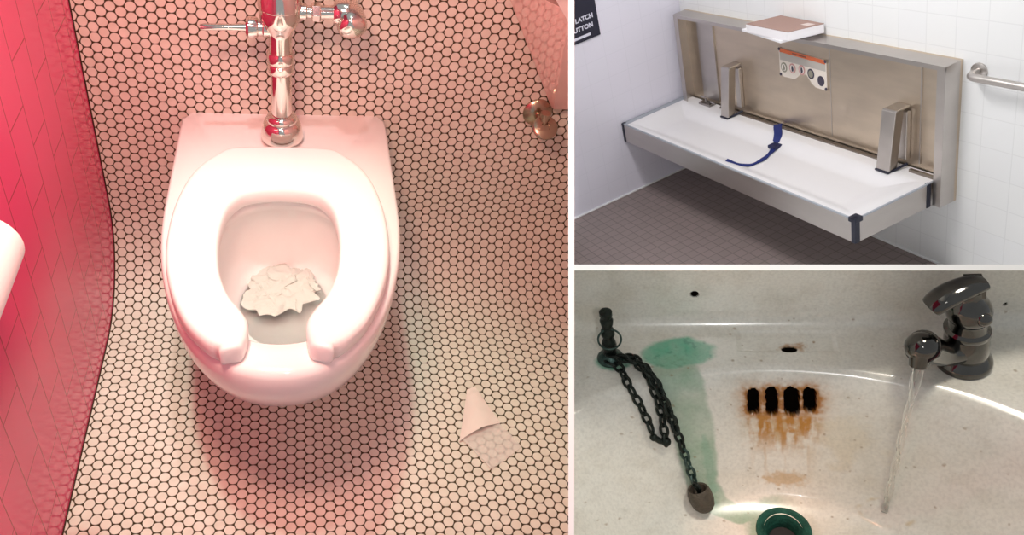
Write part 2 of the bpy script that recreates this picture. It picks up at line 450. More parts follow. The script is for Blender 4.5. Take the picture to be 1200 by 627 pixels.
# crumpled tissue in the bowl
def crumple(c, ax, ay, az, seed, mat_, name, nu=120, nv=70, amp=0.5, rot=0.0):
    g = G(); vs = []
    cr, sr = math.cos(rot), math.sin(rot)
    for i in range(nv+1):
        for j in range(nu):
            a = 2*PI*j/nu; r = (i/nv)
            x, y = math.cos(a)*r, math.sin(a)*r
            e = noise.fractal(Vector((math.cos(a)*1.3, math.sin(a)*1.3, seed)), 0.6, 2.0, 3)
            rr = 1+0.35*e
            wx = x+0.25*noise.noise(Vector((x*1.5, y*1.5, seed)))
            rid = 1-abs(noise.noise(Vector((wx*1.5+y*1.2+seed, y*3.4-wx*1.6, 1.7))))*2
            rid2 = 1-abs(noise.noise(Vector((wx*5+seed, y*2.5+wx*2, 3.1))))*2
            z = az*((1-r**2.2)*0.65+amp*rid*0.5*(1-r*0.5)+0.22*rid2)
            X, Y = x*rr*ax, y*rr*ay
            X += noise.noise(Vector((x*4, y*4, seed+5)))*ax*0.18; Y += noise.noise(Vector((x*4, y*4, seed+9)))*ay*0.18
            vs.append((c[0]+X*cr-Y*sr, c[1]+X*sr+Y*cr, c[2]+max(z, -az*0.1)))
    fs = []
    for i in range(nv):
        for j in range(nu):
            k2 = (j+1) % nu
            if i == 0: fs.append((j, nu+j, nu+k2))
            else: fs.append((i*nu+j, (i+1)*nu+j, (i+1)*nu+k2, i*nu+k2))
    g.add(vs, fs); return g
g = crumple((0.000, -0.276, 0.221), 0.062, 0.050, 0.015, 2.3, None, 'x', rot=0.5)
g2 = crumple((-0.024, -0.296, 0.221), 0.040, 0.036, 0.012, 7.9, None, 'x', rot=1.2); g.add(g2.v, g2.f)
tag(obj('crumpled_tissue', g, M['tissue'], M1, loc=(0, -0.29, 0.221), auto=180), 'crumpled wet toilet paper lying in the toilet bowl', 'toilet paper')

# flushometer
fl = thing('flush_valve', 'chrome flush valve with lever handle above the toilet', 'flush valve', M1, (-0.003, -0.078, 0.381))
PXC, PYC = -0.0035, -0.082
g = G(); g.lathe([(0.0335,0.381),(0.0345,0.386),(0.0335,0.392),(0.031,0.404),(0.0285,0.410),(0.0245,0.413),(0.0245,0.418),(0.0215,0.423),(0.0185,0.425)], (PXC, PYC, 0), cap0=True)
obj('spud_flange', g, M['chrome'], parent=fl)
g = G(); g.lathe([(0.0165,0.415),(0.0165,0.500)], (PXC, PYC, 0)); obj('flush_tube', g, M['chrome'], parent=fl)
g = G(); g.lathe([(0.0175,0.498),(0.0195,0.500),(0.0205,0.503),(0.0205,0.512),(0.019,0.514),(0.020,0.516),(0.0212,0.518),(0.0212,0.530),(0.0195,0.533)], (PXC, PYC, 0)); obj('coupling_collar', g, M['chrome'], parent=fl)
g = G(); g.lathe([(0.0175,0.530),(0.0175,0.560),(0.019,0.566),(0.024,0.574),(0.029,0.584),(0.031,0.592),(0.031,0.604),(0.0325,0.606),(0.0325,0.625),(0.030,0.640),(0.022,0.652),(0.008,0.658)], (PXC, PYC, 0)); obj('valve_body', g, M['chrome'], parent=fl)
g = G(); g.lathe([(0.014,0.0),(0.014,0.010),(0.0125,0.012),(0.0125,0.018),(0.015,0.020),(0.016,0.026),(0.016,0.032),(0.013,0.036)], (PXC-0.014, PYC, 0.571), axis=(-1,0,0))
hub = obj('handle_socket', g, M['chrome'], parent=fl)
g = G(); g.tube([(PXC-0.045, PYC, 0.571), (PXC-0.075, PYC-0.001, 0.5705), (PXC-0.110, PYC-0.002, 0.570), (PXC-0.1165, PYC-0.002, 0.570)], [0.0062, 0.0048, 0.0052, 0.004], 16); obj('lever', g, M['chrome'], parent=fl)
g = G(); g.lathe([(0.012,0.0),(0.012,0.012),(0.0095,0.014),(0.0095,0.020)], (PXC+0.026, PYC, 0.598), axis=(1,0,0)); obj('tailpiece', g, M['chrome'], parent=fl)
g = G(); g.lathe([(0.0125,0.0),(0.014,0.002),(0.014,0.012),(0.0125,0.014)], (PXC+0.046, PYC, 0.598), axis=(1,0,0), n=6); obj('hex_nut', g, M['chrome'], parent=fl, smooth=False, bevel=0.001)
g = G(); g.lathe([(0.0105,0.0),(0.0105,0.022)], (PXC+0.058, PYC, 0.598), axis=(1,0,0)); g.tube([(PXC+0.105, PYC, 0.598), (PXC+0.105, -0.03, 0.598), (PXC+0.105, 0.0, 0.598)], 0.012, 20); obj('supply_pipe', g, M['chrome'], parent=fl)
g = G(); g.lathe([(0.011,-0.020),(0.017,-0.018),(0.021,-0.010),(0.0225,0.0),(0.0225,0.012),(0.021,0.018),(0.016,0.023),(0.008,0.0255),(0.001,0.026)], (PXC+0.104, PYC-0.004, 0.590), axis=(0.15,-0.9,-0.45)); g.lathe([(0.016,0.0),(0.020,0.006),(0.020,0.022),(0.014,0.026)], (PXC+0.078, PYC, 0.598), axis=(1,0,0)); obj('stop_cap', g, M['chrome'], parent=fl)

# wash basin at the right, only its corner shows
bl1 = (0.462, 0.0, 0.401)
sink = thing('wall_basin', 'glossy porcelain wall basin at the right, above the old brass valve', 'sink', M1, (0.42, 0, 0.401))
def q3(a, b, t): return Vector(a).lerp(Vector(b), t)
A0 = Vector((0.464, -0.004, 0.4035)); A1 = Vector((0.34, 0.0, 0.625)); B1 = Vector((0.3775, -0.235, 0.680)); C1 = Vector((0.75, -0.235, 0.680)); D1 = Vector((0.78, 0.0, 0.625)); C0 = Vector((0.62, -0.018, 0.4035)); B0 = Vector((0.4660, -0.018, 0.4045)); D0 = Vector((0.62, 0, 0.4035))
g = G(); g.hexa([A0, B0, C0, D0, A1, B1, C1, D1])
g2 = g
obj('basin_body', g, mat('basin_glaze', (0.95, 0.66, 0.62), 0.06, coat=0.5), parent=sink, bevel=0.006, seg=3, clip=LEFT_CAP)
g = G(); g.box((0.372, -0.25, 0.672), (0.78, 0.0, 0.70))
obj('basin_rim', g, M['porcelain'], parent=sink, bevel=0.01, seg=4, clip=LEFT_CAP)
# old valve below it
ov = thing('shutoff_valve', 'tarnished brass shutoff valve with round wall flange under the basin', 'valve', M1, (0.447, 0, 0.39))
g = G(); g.lathe([(0.026,0.0),(0.0262,0.003),(0.023,0.007),(0.014,0.011),(0.009,0.013)], (0.444, 0, 0.388), axis=(0,-1,0)); obj('wall_flange', g, M['old_chrome'], parent=ov)
g = G(); g.tube([(0.444, -0.008, 0.388), (0.4445, -0.03, 0.388), (0.446, -0.044, 0.386)], [0.008, 0.008, 0.011], 16); obj('valve_stem', g, M['old_chrome'], parent=ov)
g = G(); g.tube([(0.446, -0.040, 0.372), (0.446, -0.040, 0.41)], [0.009, 0.009], 16); g.lathe([(0.0205,0.0),(0.022,0.003),(0.022,0.007),(0.018,0.010),(0.008,0.0105),(0.0075,0.007),(0.001,0.007)], (0.447, -0.047, 0.383), axis=(0.0,-0.60,0.80)); obj('valve_handle', g, M['old_chrome'], parent=ov)

# tissue on the floor
tp = thing('folded_tissue', 'thin folded tissue lying on the hexagon-tiled floor right of the toilet', 'tissue', M1, (0.335, -0.42, 0.0))
def grid(fn, nu, nv):
    g = G(); vs = [fn(i/nu, j/nv) for j in range(nv+1) for i in range(nu+1)]
    fs = [(j*(nu+1)+i, j*(nu+1)+i+1, (j+1)*(nu+1)+i+1, (j+1)*(nu+1)+i) for j in range(nv) for i in range(nu)]
    return g.add(vs, fs)
def bil(a, b, c, d, u, v): return (Vector(a).lerp(Vector(b), u)).lerp(Vector(d).lerp(Vector(c), u), v)
def low(u, v):
    p = bil((0.296,-0.418,0), (0.365,-0.385,0), (0.397,-0.437,0), (0.337,-0.480,0), u, v)
    return p+Vector((0.0015*noise.noise(p*60), 0.0015*noise.noise(p*50+Vector((3,1,0))), 0.003+0.003*noise.noise(p*40)+0.004*max(0, 1-v*4)))
obj('lower_sheet', grid(low, 24, 24), M['thin_tissue'], parent=tp, auto=180)
def upf(u, v):
    p = bil((0.322,-0.312,0), (0.337,-0.306,0), (0.369,-0.388,0), (0.291,-0.424,0), u, v)
    h = math.sin(PI*min(1, u*1.0))*(0.004+0.012*v*(1-0.45*u))*sstep(0.0, 0.2, v)
    return p+Vector((0, 0, 0.004+h+0.0015*noise.noise(p*45)))
obj('folded_cone', grid(upf, 24, 30), mat('pink_tissue', (0.93, 0.82, 0.78), 0.9, alpha=0.97), parent=tp, auto=180)

# toilet roll on the left wall
roll = thing('toilet_roll', 'white toilet paper roll on the red tiled wall at the left edge', 'toilet roll', M1, (-0.287, -0.625, 0.59))
g = G(); prof = [(0.015,-0.05),(0.0350,-0.05),(0.0365,-0.048),(0.0365,0.048),(0.035,0.05),(0.015,0.05),(0.015,-0.05)]
g.lathe(prof, (-0.2865, -0.625, 0.572), axis=(0,1,0.0), cap0=False, cap1=False, n=56); obj('paper', g, M['roll_paper'], parent=roll)
g = G(); g.lathe([(0.0149,-0.05),(0.0149,0.05)], (-0.2865, -0.625, 0.572), axis=(0,1,0), cap0=False, cap1=False); obj('core', g, M['card'], parent=roll, solid=0.001)
hold = thing('roll_holder', 'chrome holder carrying the toilet roll on the red tiled wall', 'holder', M1, (-0.32, -0.69, 0.572))
g = G(); g.tube([(-0.323,-0.69,0.572),(-0.30,-0.69,0.572),(-0.290,-0.688,0.572),(-0.2865,-0.683,0.572),(-0.2865,-0.59,0.572)], 0.005, 12); obj('arm', g, M['chrome'], parent=hold)
g = G(); g.lathe([(0.02,0.0),(0.02,0.004),(0.012,0.008)], (XL, -0.69, 0.572), axis=(1,0,0)); obj('wall_plate', g, M['chrome'], parent=hold)

# ================================================================== ROOM 2: the changing station
WT2 = 0.12
wall2 = brick_material('white_wall_tile', (0.87, 0.87, 0.86), (0.86, 0.86, 0.86), (0.80, 0.80, 0.795), WT2, WT2, 0.0022, 0.25, off=0.0, bump=0.12, shift=(-1.351+2.4, 0.436))
lilac = brick_material('lilac_wall_tile', (0.80, 0.775, 0.86), (0.80, 0.77, 0.86), (0.765, 0.74, 0.825), WT2, WT2, 0.0020, 0.3, off=0.0, bump=0.1, shift=(3.0, 0.436))
floor2 = brick_material('brown_floor_tile', (0.30, 0.235, 0.225), (0.275, 0.22, 0.21), (0.20, 0.16, 0.155), 0.052, 0.052, 0.003, 0.5, off=0.0, bump=0.4, shift=(3, 3))
ZF = -0.436
g = G(); g.add([(-0.004, 0, ZF), (3.2, 0, ZF), (3.2, 0, 1.95), (-0.004, 0, 1.95)], [(0,1,2,3)]); struct(obj('wall_back_right_room', g, wall2, M2, uv=lambda c: (c.x, c.z), clip=UP_RIGHT, smooth=False)).name = 'wall_north'
g = G(); g.add([(-0.004, -2.2, ZF), (-0.004, 0, ZF), (-0.004, 0, 1.95), (-0.004, -2.2, 1.95)], [(0,1,2,3)]); struct(obj('wall_west', g, lilac, M2, uv=lambda c: (c.y, c.z), clip=UP_RIGHT, smooth=False))
g = G(); g.add([(-0.004, 0, ZF), (3.2, 0, ZF), (3.2, -2.2, ZF), (-0.004, -2.2, ZF)], [(0,1,2,3)]); struct(obj('floor', g, floor2, M2, uv=lambda c: (c.x, c.y), clip=UP_RIGHT, smooth=False))
# white joint where wall meets floor
g = G(); g.box((0.0, -0.008, ZF), (3.2, 0.0, ZF+0.006)); struct(obj('baseboard_north', g, M['white_board'], M2, smooth=False, clip=UP_RIGHT))
g = G(); g.box((-0.004, -2.2, ZF), (0.004, 0.0, ZF+0.006)); struct(obj('baseboard_west', g, M['white_board'], M2, smooth=False, clip=UP_RIGHT))

def steel_mat(name, col, rough, var=0.10, bump=0.06):
    m = mat(name, col, rough, 1.0)
    nt = m.node_tree; b = nt.nodes['Principled BSDF']
    tc = nd(nt, 'ShaderNodeTexCoord'); mp = nd(nt, 'ShaderNodeMapping'); mp.inputs['Scale'].default_value = (1.5, 1.5, 5)
    nt.links.new(tc.outputs['Object'], mp.inputs['Vector'])
    n = nd(nt, 'ShaderNodeTexNoise'); n.inputs['Scale'].default_value = 3.0; n.inputs['Detail'].default_value = 3; nt.links.new(mp.outputs[0], n.inputs['Vector'])
    r = nd(nt, 'ShaderNodeMix', data_type='RGBA'); r.inputs[6].default_value = (*[c*(1-var) for c in col], 1); r.inputs[7].default_value = (*[min(1, c*(1+var)) for c in col], 1)
    nt.links.new(n.outputs[0], r.inputs[0]); nt.links.new(r.outputs[2], b.inputs['Base Color'])
    n2 = nd(nt, 'ShaderNodeTexNoise'); n2.inputs['Scale'].default_value = 2.2; nt.links.new(tc.outputs['Object'], n2.inputs['Vector'])
    bp = nd(nt, 'ShaderNodeBump'); bp.inputs['Strength'].default_value = bump; bp.inputs['Distance'].default_value = 0.02
    nt.links.new(n2.outputs[0], bp.inputs['Height']); nt.links.new(bp.outputs[0], b.inputs['Normal'])
    return m
steel = steel_mat('brushed_steel', (0.56, 0.52, 0.49), 0.32)
panel_steel = steel_mat('panel_steel', (0.64, 0.54, 0.43), 0.36, 0.20, 0.30)  # brown tint and mottling paint in a warm reflection
white_pl = mat('white_moulding', (0.86, 0.84, 0.85), 0.35)
grey_pl = mat('grey_rim', (0.40, 0.42, 0.47), 0.4)
dark_cap = mat('navy_cap', (0.02, 0.022, 0.04), 0.45)
L2, D2, T2, FD = 1.6, 0.454, 0.1076, 0.0805
BL, BR, ZT, ZB = 0.045, 1.6246, 0.4898, -0.1006
st = thing('changing_station', 'long wall-mounted steel changing station with white tray folded down', 'changing station', M2, (0.8, 0, -0.1))
g = G()
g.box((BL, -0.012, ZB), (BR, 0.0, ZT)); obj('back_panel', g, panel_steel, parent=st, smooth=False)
g = G()
g.box((BL, -FD, ZT-0.004), (BR, -0.012, ZT))            # top
g.box((BL, -FD, ZT-0.018), (BR, -FD+0.003, ZT-0.004))   # top lip
g.box((BL, -FD, ZB), (BL+0.004, -0.012, ZT-0.004)); g.box((BL+0.004, -FD, ZB), (BL+0.034, -FD+0.003, ZT-0.018))
g.box((BR-0.004, -FD, ZB), (BR, -0.012, ZT-0.004)); g.box((BR-0.034, -FD, ZB), (BR-0.004, -FD+0.003, ZT-0.018))
obj('surround_frame', g, steel, parent=st, smooth=False)
for lo_, hi_ in (((BL+0.10, -0.020, ZB+0.12), (BL+0.225, -0.012, ZT-0.006)), ((1.47, -0.018, ZB+0.12), (1.475, -0.012, ZT-0.006)), ((1.02, -0.0135, ZB+0.12), (1.023, -0.012, ZT-0.006))):
    g = G(); g.box(lo_, hi_); obj('panel_seam', g, steel, parent=st, smooth=False)
# piano hinge rail behind the tray
g = G(); g.box((0.30, -0.050, -0.012), (1.36, -0.030, 0.006)); g.box((1.46, -0.060, -0.01), (1.575, -0.045, 0.012)); obj('hinge_rail', g, steel_mat('dark_steel', (0.30, 0.26, 0.22), 0.4), parent=st, smooth=False, bevel=0.003)
# tray
def taper(x, y):  return (x, y)
g = G(); t = 0.004
g.box((0, -D2, -T2), (L2-0.015, -D2+t, -0.004))
g.box((0, -D2+t, -T2), (t, -0.014, -0.004)); g.box((L2-0.015-t, -D2+t, -T2), (L2-0.015, -0.014, -0.004))
g.box((t, -D2+t, -T2), (L2-0.015-t, -0.02, -T2+0.006))
obj('tray_shell', g, steel, parent=st, smooth=False, bevel=0.003)
def tray(u, v):
    # u along, v across; moulded top with a raised rim and a shallow bed
    x = L2*0.9906*u; y = -D2+(D2-0.018)*v
    dx = min(x, L2*0.9906-x); dy = min(y+D2, -0.018-y); d = min(dx, dy)
    d2 = min(min(x-0.0, L2*0.9906-x)/1.7, y+D2, -0.018-y-0.055)
    z = -0.040*sstep(0.018, 0.11, d2)
    z -= 0.004*(1-sstep(0, 0.008, d))
    return (x, y, z)
g = grid(tray, 240, 80); obj('tray_bed', g, white_pl, parent=st, auto=180)
g = G()
pts = [(0.004, -0.014, -0.001), (0.004, -D2+0.012, -0.001), (0.012, -D2+0.004, -0.001), (L2-0.027, -D2+0.004, -0.001), (L2-0.019, -D2+0.012, -0.001), (L2-0.019, -0.014, -0.001)]
g.tube(pts, 0.0048, 8); obj('tray_edge', g, grey_pl, parent=st)
g = G(); g.box((0.004, -D2+0.008, -0.003), (0.036, -0.02, 0.0015)); obj('end_strip', g, grey_pl, parent=st, bevel=0.001)
for (x0, y0, x1, y1, zt) in ((-0.003, -D2-0.003, 0.018, -D2+0.02, 0.004), (L2-0.034, -D2-0.003, L2-0.012, -D2+0.022, 0.006), (L2-0.033, -0.105, L2-0.012, -0.083, 0.0)):
    g = G(); g.box((x0, y0, -T2-0.001), (x1, y1, zt)); 
    if zt > 0.005: g.box((x0-0.014, y0, -0.016), (x1+0.001, y1+0.014, zt))
    obj('corner_cap', g, dark_cap, parent=st, bevel=0.004)
# folding arms
def arm(x0, x1):
    g = G()
    g.hexa([(x0, -0.112, 0.004), (x1-0.008, -0.112, 0.004), (x1-0.008, -0.100, 0.004), (x0, -0.100, 0.004),
            (x0+0.006, -0.088, 0.262), (x1, -0.088, 0.262), (x1, -0.076, 0.268), (x0+0.006, -0.076, 0.268)])
    g.box((x0+0.008, -0.082, 0.258), (x1-0.002, -0.012, 0.267))
    obj('folding_arm', g, steel, parent=st, smooth=False, bevel=0.003)
    g = G(); g.hexa([(x1-0.014, -0.108, 0.004), (x1-0.008, -0.108, 0.004), (x1-0.008, -0.070, 0.004), (x1-0.014, -0.070, 0.004), (x1-0.006, -0.086, 0.258), (x1, -0.086, 0.258), (x1, -0.046, 0.262), (x1-0.006, -0.046, 0.262)])
    obj('arm_flange', g, darks, parent=st, smooth=False, bevel=0.002)
    g = G(); g.hexa([(x0+0.034, -0.036, 0.03), (x1+0.002, -0.036, 0.03), (x1+0.002, -0.012, 0.03), (x0+0.034, -0.012, 0.03), (x0+0.034, -0.034, 0.245), (x1+0.002, -0.034, 0.245), (x1+0.002, -0.012, 0.245), (x0+0.034, -0.012, 0.245)])
    obj('wall_bracket', g, steel, parent=st, smooth=False, bevel=0.004)
    g = G(); g.box((x0-0.002, -0.117, -0.003), (x1-0.006, -0.098, 0.005)); g.tube([(x1-0.010, -0.104, 0.003), (x1-0.004, -0.080, 0.005), (x1+0.002, -0.055, 0.012), (x1+0.010, -0.035, 0.018)], 0.006, 8)
    obj('foot_edge', g, dark_cap, parent=st, bevel=0.002)  # dark edging along the arm's foot
darks = steel_mat('dull_flange_steel', (0.42, 0.37, 0.32), 0.45)
arm(0.392, 0.455); arm(1.352, 1.424)
# small latch at the left end
g = G(); g.box((0.16, -0.07, -0.004), (0.25, -0.03, 0.012)); g.tube([(0.20, -0.05, 0.0), (0.205, -0.055, 0.04), (0.17, -0.06, 0.045)], 0.006, 8); g.tube([(0.225, -0.05, 0.01), (0.25, -0.06, 0.03), (0.28, -0.06, 0.022)], 0.005, 8)
obj('end_latch', g, steel_mat('latch_steel', (0.36, 0.33, 0.32), 0.4), parent=st, bevel=0.002)

# instruction plate
pl = thing('instruction_plate', 'small instruction plate with orange strip and round icons on the steel panel', 'label plate', M2, (0.86, -0.013, 0.30))
PA, PB = Vector((0.723, -0.0125, 0.392)), Vector((1.003, -0.0125, 0.378))
def pp(u, v, d=0.0): return PA.lerp(PB, u)+Vector((0, -d, -(1-v)*0.142))
def poly(pts, d0, d1):
    g = G(); k = len(pts); g.add([pp(u, v, d0) for u, v in pts]+[pp(u, v, d1) for u, v in pts], [tuple(range(k)), tuple(reversed(range(k, 2*k)))]+[(i, (i+1)%k, k+(i+1)%k, k+i) for i in range(k)]); return g
obj('plate', poly([(0,1),(1,1),(1,0.05),(0.95,0),(0.76,0.01),(0.69,0.10),(0.59,0.33),(0.48,0.34),(0.34,0.09),(0.30,0.06),(0.08,0.04),(0,0.14)], 0, 0.003), mat('plate_cream', (0.80, 0.72, 0.64), 0.5), parent=pl, smooth=False)
obj('orange_strip', poly([(0.02,1),(0.98,1),(0.98,0.87),(0.02,0.87)], 0.003, 0.0042), mat('orange_paint', (0.70, 0.16, 0.06), 0.5), parent=pl, smooth=False)
obj('strip_lettering', poly([(0.30,0.955),(0.60,0.955),(0.60,0.915),(0.30,0.915)], 0.0042, 0.0048), mat('brown_print', (0.25, 0.08, 0.05), 0.5), parent=pl, smooth=False)
obj('white_band', poly([(0.02,0.86),(0.98,0.86),(0.98,0.64),(0.02,0.60)], 0.003, 0.0038), mat('pale_grey', (0.50, 0.46, 0.42), 0.5), parent=pl, smooth=False)
def disc(u, v, ru, rv, n=24): return [(u+ru*math.cos(2*PI*i/n), v+rv*math.sin(2*PI*i/n)) for i in range(n)]
dk = mat('dark_print', (0.06, 0.05, 0.08), 0.5); pk = mat('pink_print', (0.62, 0.32, 0.30), 0.5); gy = mat('grey_green_print', (0.30, 0.28, 0.22), 0.5); wh = mat('white_print', (0.82, 0.76, 0.70), 0.5)
for (u, v, c, inner) in ((0.10, 0.37, gy, wh), (0.29, 0.42, pk, wh), (0.49, 0.46, pk, wh), (0.68, 0.42, dk, gy), (0.885, 0.28, dk, dk)):
    ic = obj('icon', poly(disc(u, v, 0.068, 0.17), 0.003, 0.0045), c, parent=pl, smooth=False)
    obj('icon_centre', poly(disc(u, v, 0.048, 0.12), 0.0045, 0.0052), inner, parent=ic, smooth=False) if inner is not dk else None
    if inner is wh: obj('icon_figure', poly([(u-0.012, v+0.09), (u+0.014, v+0.09), (u+0.03, v-0.02), (u+0.016, v-0.1), (u-0.012, v-0.1), (u-0.018, v)], 0.0052, 0.0058), dk if u > 0.2 else gy, parent=ic, smooth=False)
for (u, v) in ((0.015, 0.97), (0.985, 0.97), (0.02, 0.10), (0.985, 0.06)):
    obj('screw', poly(disc(u, v, 0.022, 0.05, 12), 0.003, 0.006), dk, parent=pl, smooth=False)

# white tray and box on top of the panel
Zb = ZT+0.0005
pts_b = [Vector((0.5845+0.02, -0.1126, 0)), Vector((0.8932, -0.1500, 0)), Vector((0.965, -0.02, 0)), Vector((0.665, 0.0-0.004, 0))]
g = G(); g.hexa([p+Vector((0,0,Zb)) for p in pts_b]+[p+Vector((0,0,Zb+0.012)) for p in pts_b])
tag(obj('paper_liner_stack', g, mat('liner_white', (0.90, 0.88, 0.90), 0.7), M2, loc=(0.78, -0.07, Zb), bevel=0.002), 'thin stack of white paper liners under the brown-topped box', 'paper liners')
bx = thing('box', 'white box with a brown top on the steel changing station', 'box', M2, (0.85, -0.08, Zb+0.0125))
bq = [Vector((0.668, -0.138, 0)), Vector((0.9300, -0.142, 0)), Vector((0.9990, -0.015, 0)), Vector((0.738, -0.006, 0))]
g = G(); g.hexa([p+Vector((0,0,Zb+0.0125)) for p in bq]+[p+Vector((0,0,Zb+0.052)) for p in bq]); obj('carton', g, mat('carton_white', (0.92, 0.89, 0.91), 0.6), parent=bx, bevel=0.002, smooth=False)
g = G(); g.hexa([p+Vector((0,0,Zb+0.052)) for p in bq]+[p+Vector((0,0,Zb+0.0545)) for p in bq]); obj('top_cover', g, mat('brown_cover', (0.38, 0.24, 0.20), 0.6), parent=bx, smooth=False)
lc = [(0.915, -0.060), (0.955, -0.060), (0.970, -0.035), (0.930, -0.035)]
g = G(); g.hexa([(x, y, Zb+0.0545) for x, y in lc]+[(x, y, Zb+0.0553) for x, y in lc]); obj('printed_patch', g, mat('pale_print', (0.70, 0.60, 0.56), 0.6), parent=bx, smooth=False)

# blue strap
sb = thing('safety_strap', 'dark blue safety strap lying across the white tray', 'strap', M2, (0.8, -0.2, -0.04))
def zbed(x, y):
    dy = min(y+D2, -0.018-y); d2 = min(min(x, L2*0.99-x)/1.7, y+D2, -0.018-y-0.055); return -0.040*sstep(0.018, 0.11, d2)
blue = mat('blue_webbing', (0.012, 0.025, 0.16), 0.7)
path = [(0.705, -0.030, 0.004), (0.735, -0.060, 0.006), (0.790, -0.107, 0.004), (0.826, -0.158, 0.005), (0.853, -0.215, 0.006), (0.872, -0.275, 0.005), (0.868, -0.335, 0.004), (0.835, -0.375, 0.004), (0.785, -0.400, 0.006)]
sp = spline([(x, y, zbed(x, y)+h) for x, y, h in path], 6)
def ribbon(pts, w, th, upv=(0,0,1), widths=None):
    g = G(); rings = []
    for i, p in enumerate(pts):
        t = (pts[min(i+1, len(pts)-1)]-pts[max(i-1, 0)]).normalized(); s = t.cross(Vector(upv)).normalized(); n = s.cross(t).normalized()
        ww = widths[i] if widths else w
        rings.append([p+s*ww/2-n*th/2, p+s*ww/2+n*th/2, p-s*ww/2+n*th/2, p-s*ww/2-n*th/2])
    g.loft(rings); return g
wd = [0.036 if i < 16 else 0.020+0.004*math.sin(i*0.7) for i in range(len(sp))]
obj('webbing', ribbon(sp, 0.028, 0.003, widths=wd), blue, parent=sb)
g = G(); g.box((0.800, -0.180, -0.036), (0.850, -0.135, -0.018)); obj('buckle', g, mat('buckle_navy', (0.01, 0.015, 0.07), 0.4), parent=sb, bevel=0.005)
g = G(); g.box((0.755, -0.418, -0.030), (0.795, -0.392, -0.018)); obj('strap_end', g, mat('clip_dark', (0.02, 0.02, 0.05), 0.4), parent=sb, bevel=0.004)

# grab bar
gb = thing('grab_bar', 'steel grab bar on the white tiled wall right of the changing station', 'grab bar', M2, (1.69, 0, 0.463))
g = G(); g.lathe([(0.030,0.0),(0.030,0.007),(0.025,0.010),(0.015,0.011)], (1.690, 0, 0.458), axis=(0,-1,0)); obj('wall_flange', g, steel, parent=gb)
g = G(); bar = spline([(1.690, -0.008, 0.458), (1.690, -0.035, 0.458), (1.702, -0.052, 0.4585), (1.735, -0.058, 0.459), (1.90, -0.058, 0.461), (2.25, -0.058, 0.463)], 6)
g.tube(bar, 0.0138, 16); obj('bar', g, steel, parent=gb)

# black sign on the left wall
sg = thing('wall_sign', 'black sign with white capital lettering on the lilac wall', 'sign', M2, (0, -0.5, 0.6))
g = G(); g.box((-0.003, -0.92, 0.530), (0.004, -0.492, 0.80)); obj('sign_plate', g, mat('sign_black', (0.018, 0.017, 0.035), 0.5), parent=sg, clip=UP_RIGHT, smooth=False)
wm = mat('sign_white', (0.72, 0.70, 0.80), 0.5)
def text(s, size, loc, parent, mname, room, rotm):
    cu = bpy.data.curves.new('t', 'FONT'); cu.body = s; cu.size = size; cu.extrude = 0.0006; cu.align_x = 'RIGHT'; cu.offset = 0.0012
    to = bpy.data.objects.new('t', cu); COL.objects.link(to)
    dg = bpy.context.evaluated_depsgraph_get(); me = bpy.data.meshes.new_from_object(to.evaluated_get(dg))
    g = G(); g.v = [tuple(Vector(loc)+rotm @ v.co) for v in me.vertices]; g.f = [tuple(p.vertices) for p in me.polygons]
    bpy.data.objects.remove(to)
    return obj('lettering', g, mname, parent=parent, smooth=False, clip=UP_RIGHT)
RW = Matrix(((0,0,1),(1,0,0),(0,1,0)))    # text plane onto the left wall
text('SLIDE LATCH', 0.033, (0.0045, -0.517, 0.634), sg, wm, M2, RW)
text('PUSH BUTTON', 0.033, (0.0045, -0.525, 0.588), sg, wm, M2, RW)
g = G(); g.box((0.004, -0.90, 0.548), (0.0048, -0.548, 0.562)); obj('underline', g, wm, parent=sg, clip=UP_RIGHT, smooth=False)

# ================================================================== ROOM 3: the old wash basin
DX, DY = 0.0, -0.128; EA, EB, EC = 0.215, 0.15, -0.196
PE = np.array([0,.2,.36,.47,.58,.78,.9,.97,1.03,1.2]); PZ = np.array([-.108,-.1055,-.101,-.091,-.072,-.032,-.009,-.002,0,0])
def pchip(x, X, Y):
    h = np.diff(X); d = np.diff(Y)/h; m = np.zeros(len(X))
    for i in range(1, len(X)-1):
        m[i] = 0 if d[i-1]*d[i] <= 0 else 2*d[i-1]*d[i]/(d[i-1]+d[i])
    m[0] = d[0]; m[-1] = d[-1]
    i = np.clip(np.searchsorted(X, x)-1, 0, len(h)-1); t = (x-X[i])/h[i]
    return (2*t**3-3*t**2+1)*Y[i]+(t**3-2*t**2+t)*h[i]*m[i]+(-2*t**3+3*t**2)*Y[i+1]+(t**3-t**2)*h[i]*m[i+1]
def rimR(px, py):
    dy = DY-EC; A = px*px/EA**2+py*py/EB**2; B = 2*dy*py/EB**2; Cc = dy*dy/EB**2-1
    return (-B+np.sqrt(B*B-4*A*Cc))/(2*A)
def bowl_z(x, y):
    rx, ry = x-DX, y-DY; r = math.hypot(rx, ry)+1e-9; e = r/rimR(rx/r, ry/r)
    return float(pchip(min(e, 1.19), PE, PZ))
slots = [(-0.0200, 0.0042, -0.0735, -0.1035, 0.02), (-0.0066, 0.0042, -0.0715, -0.1045, 0.05), (0.0078, 0.0054, -0.0712, -0.1050, 0.06), (0.0206, 0.0044, -0.0710, -0.0995, 0.05)]
def vnoise(x, y, s, seed):     # cheap smooth value noise on arrays
    rs = np.random.RandomState(seed); T = rs.rand(256, 256)
    X = x*s+1000.3; Y = y*s+1000.7; i = np.floor(X).astype(int); j = np.floor(Y).astype(int); fx = X-i; fy = Y-j
    fx = fx*fx*(3-2*fx); fy = fy*fy*(3-2*fy)
    a = T[i%256, j%256]; b = T[(i+1)%256, j%256]; c = T[i%256, (j+1)%256]; d = T[(i+1)%256, (j+1)%256]
    return (a*(1-fx)+b*fx)*(1-fy)+(c*(1-fx)+d*fx)*fy
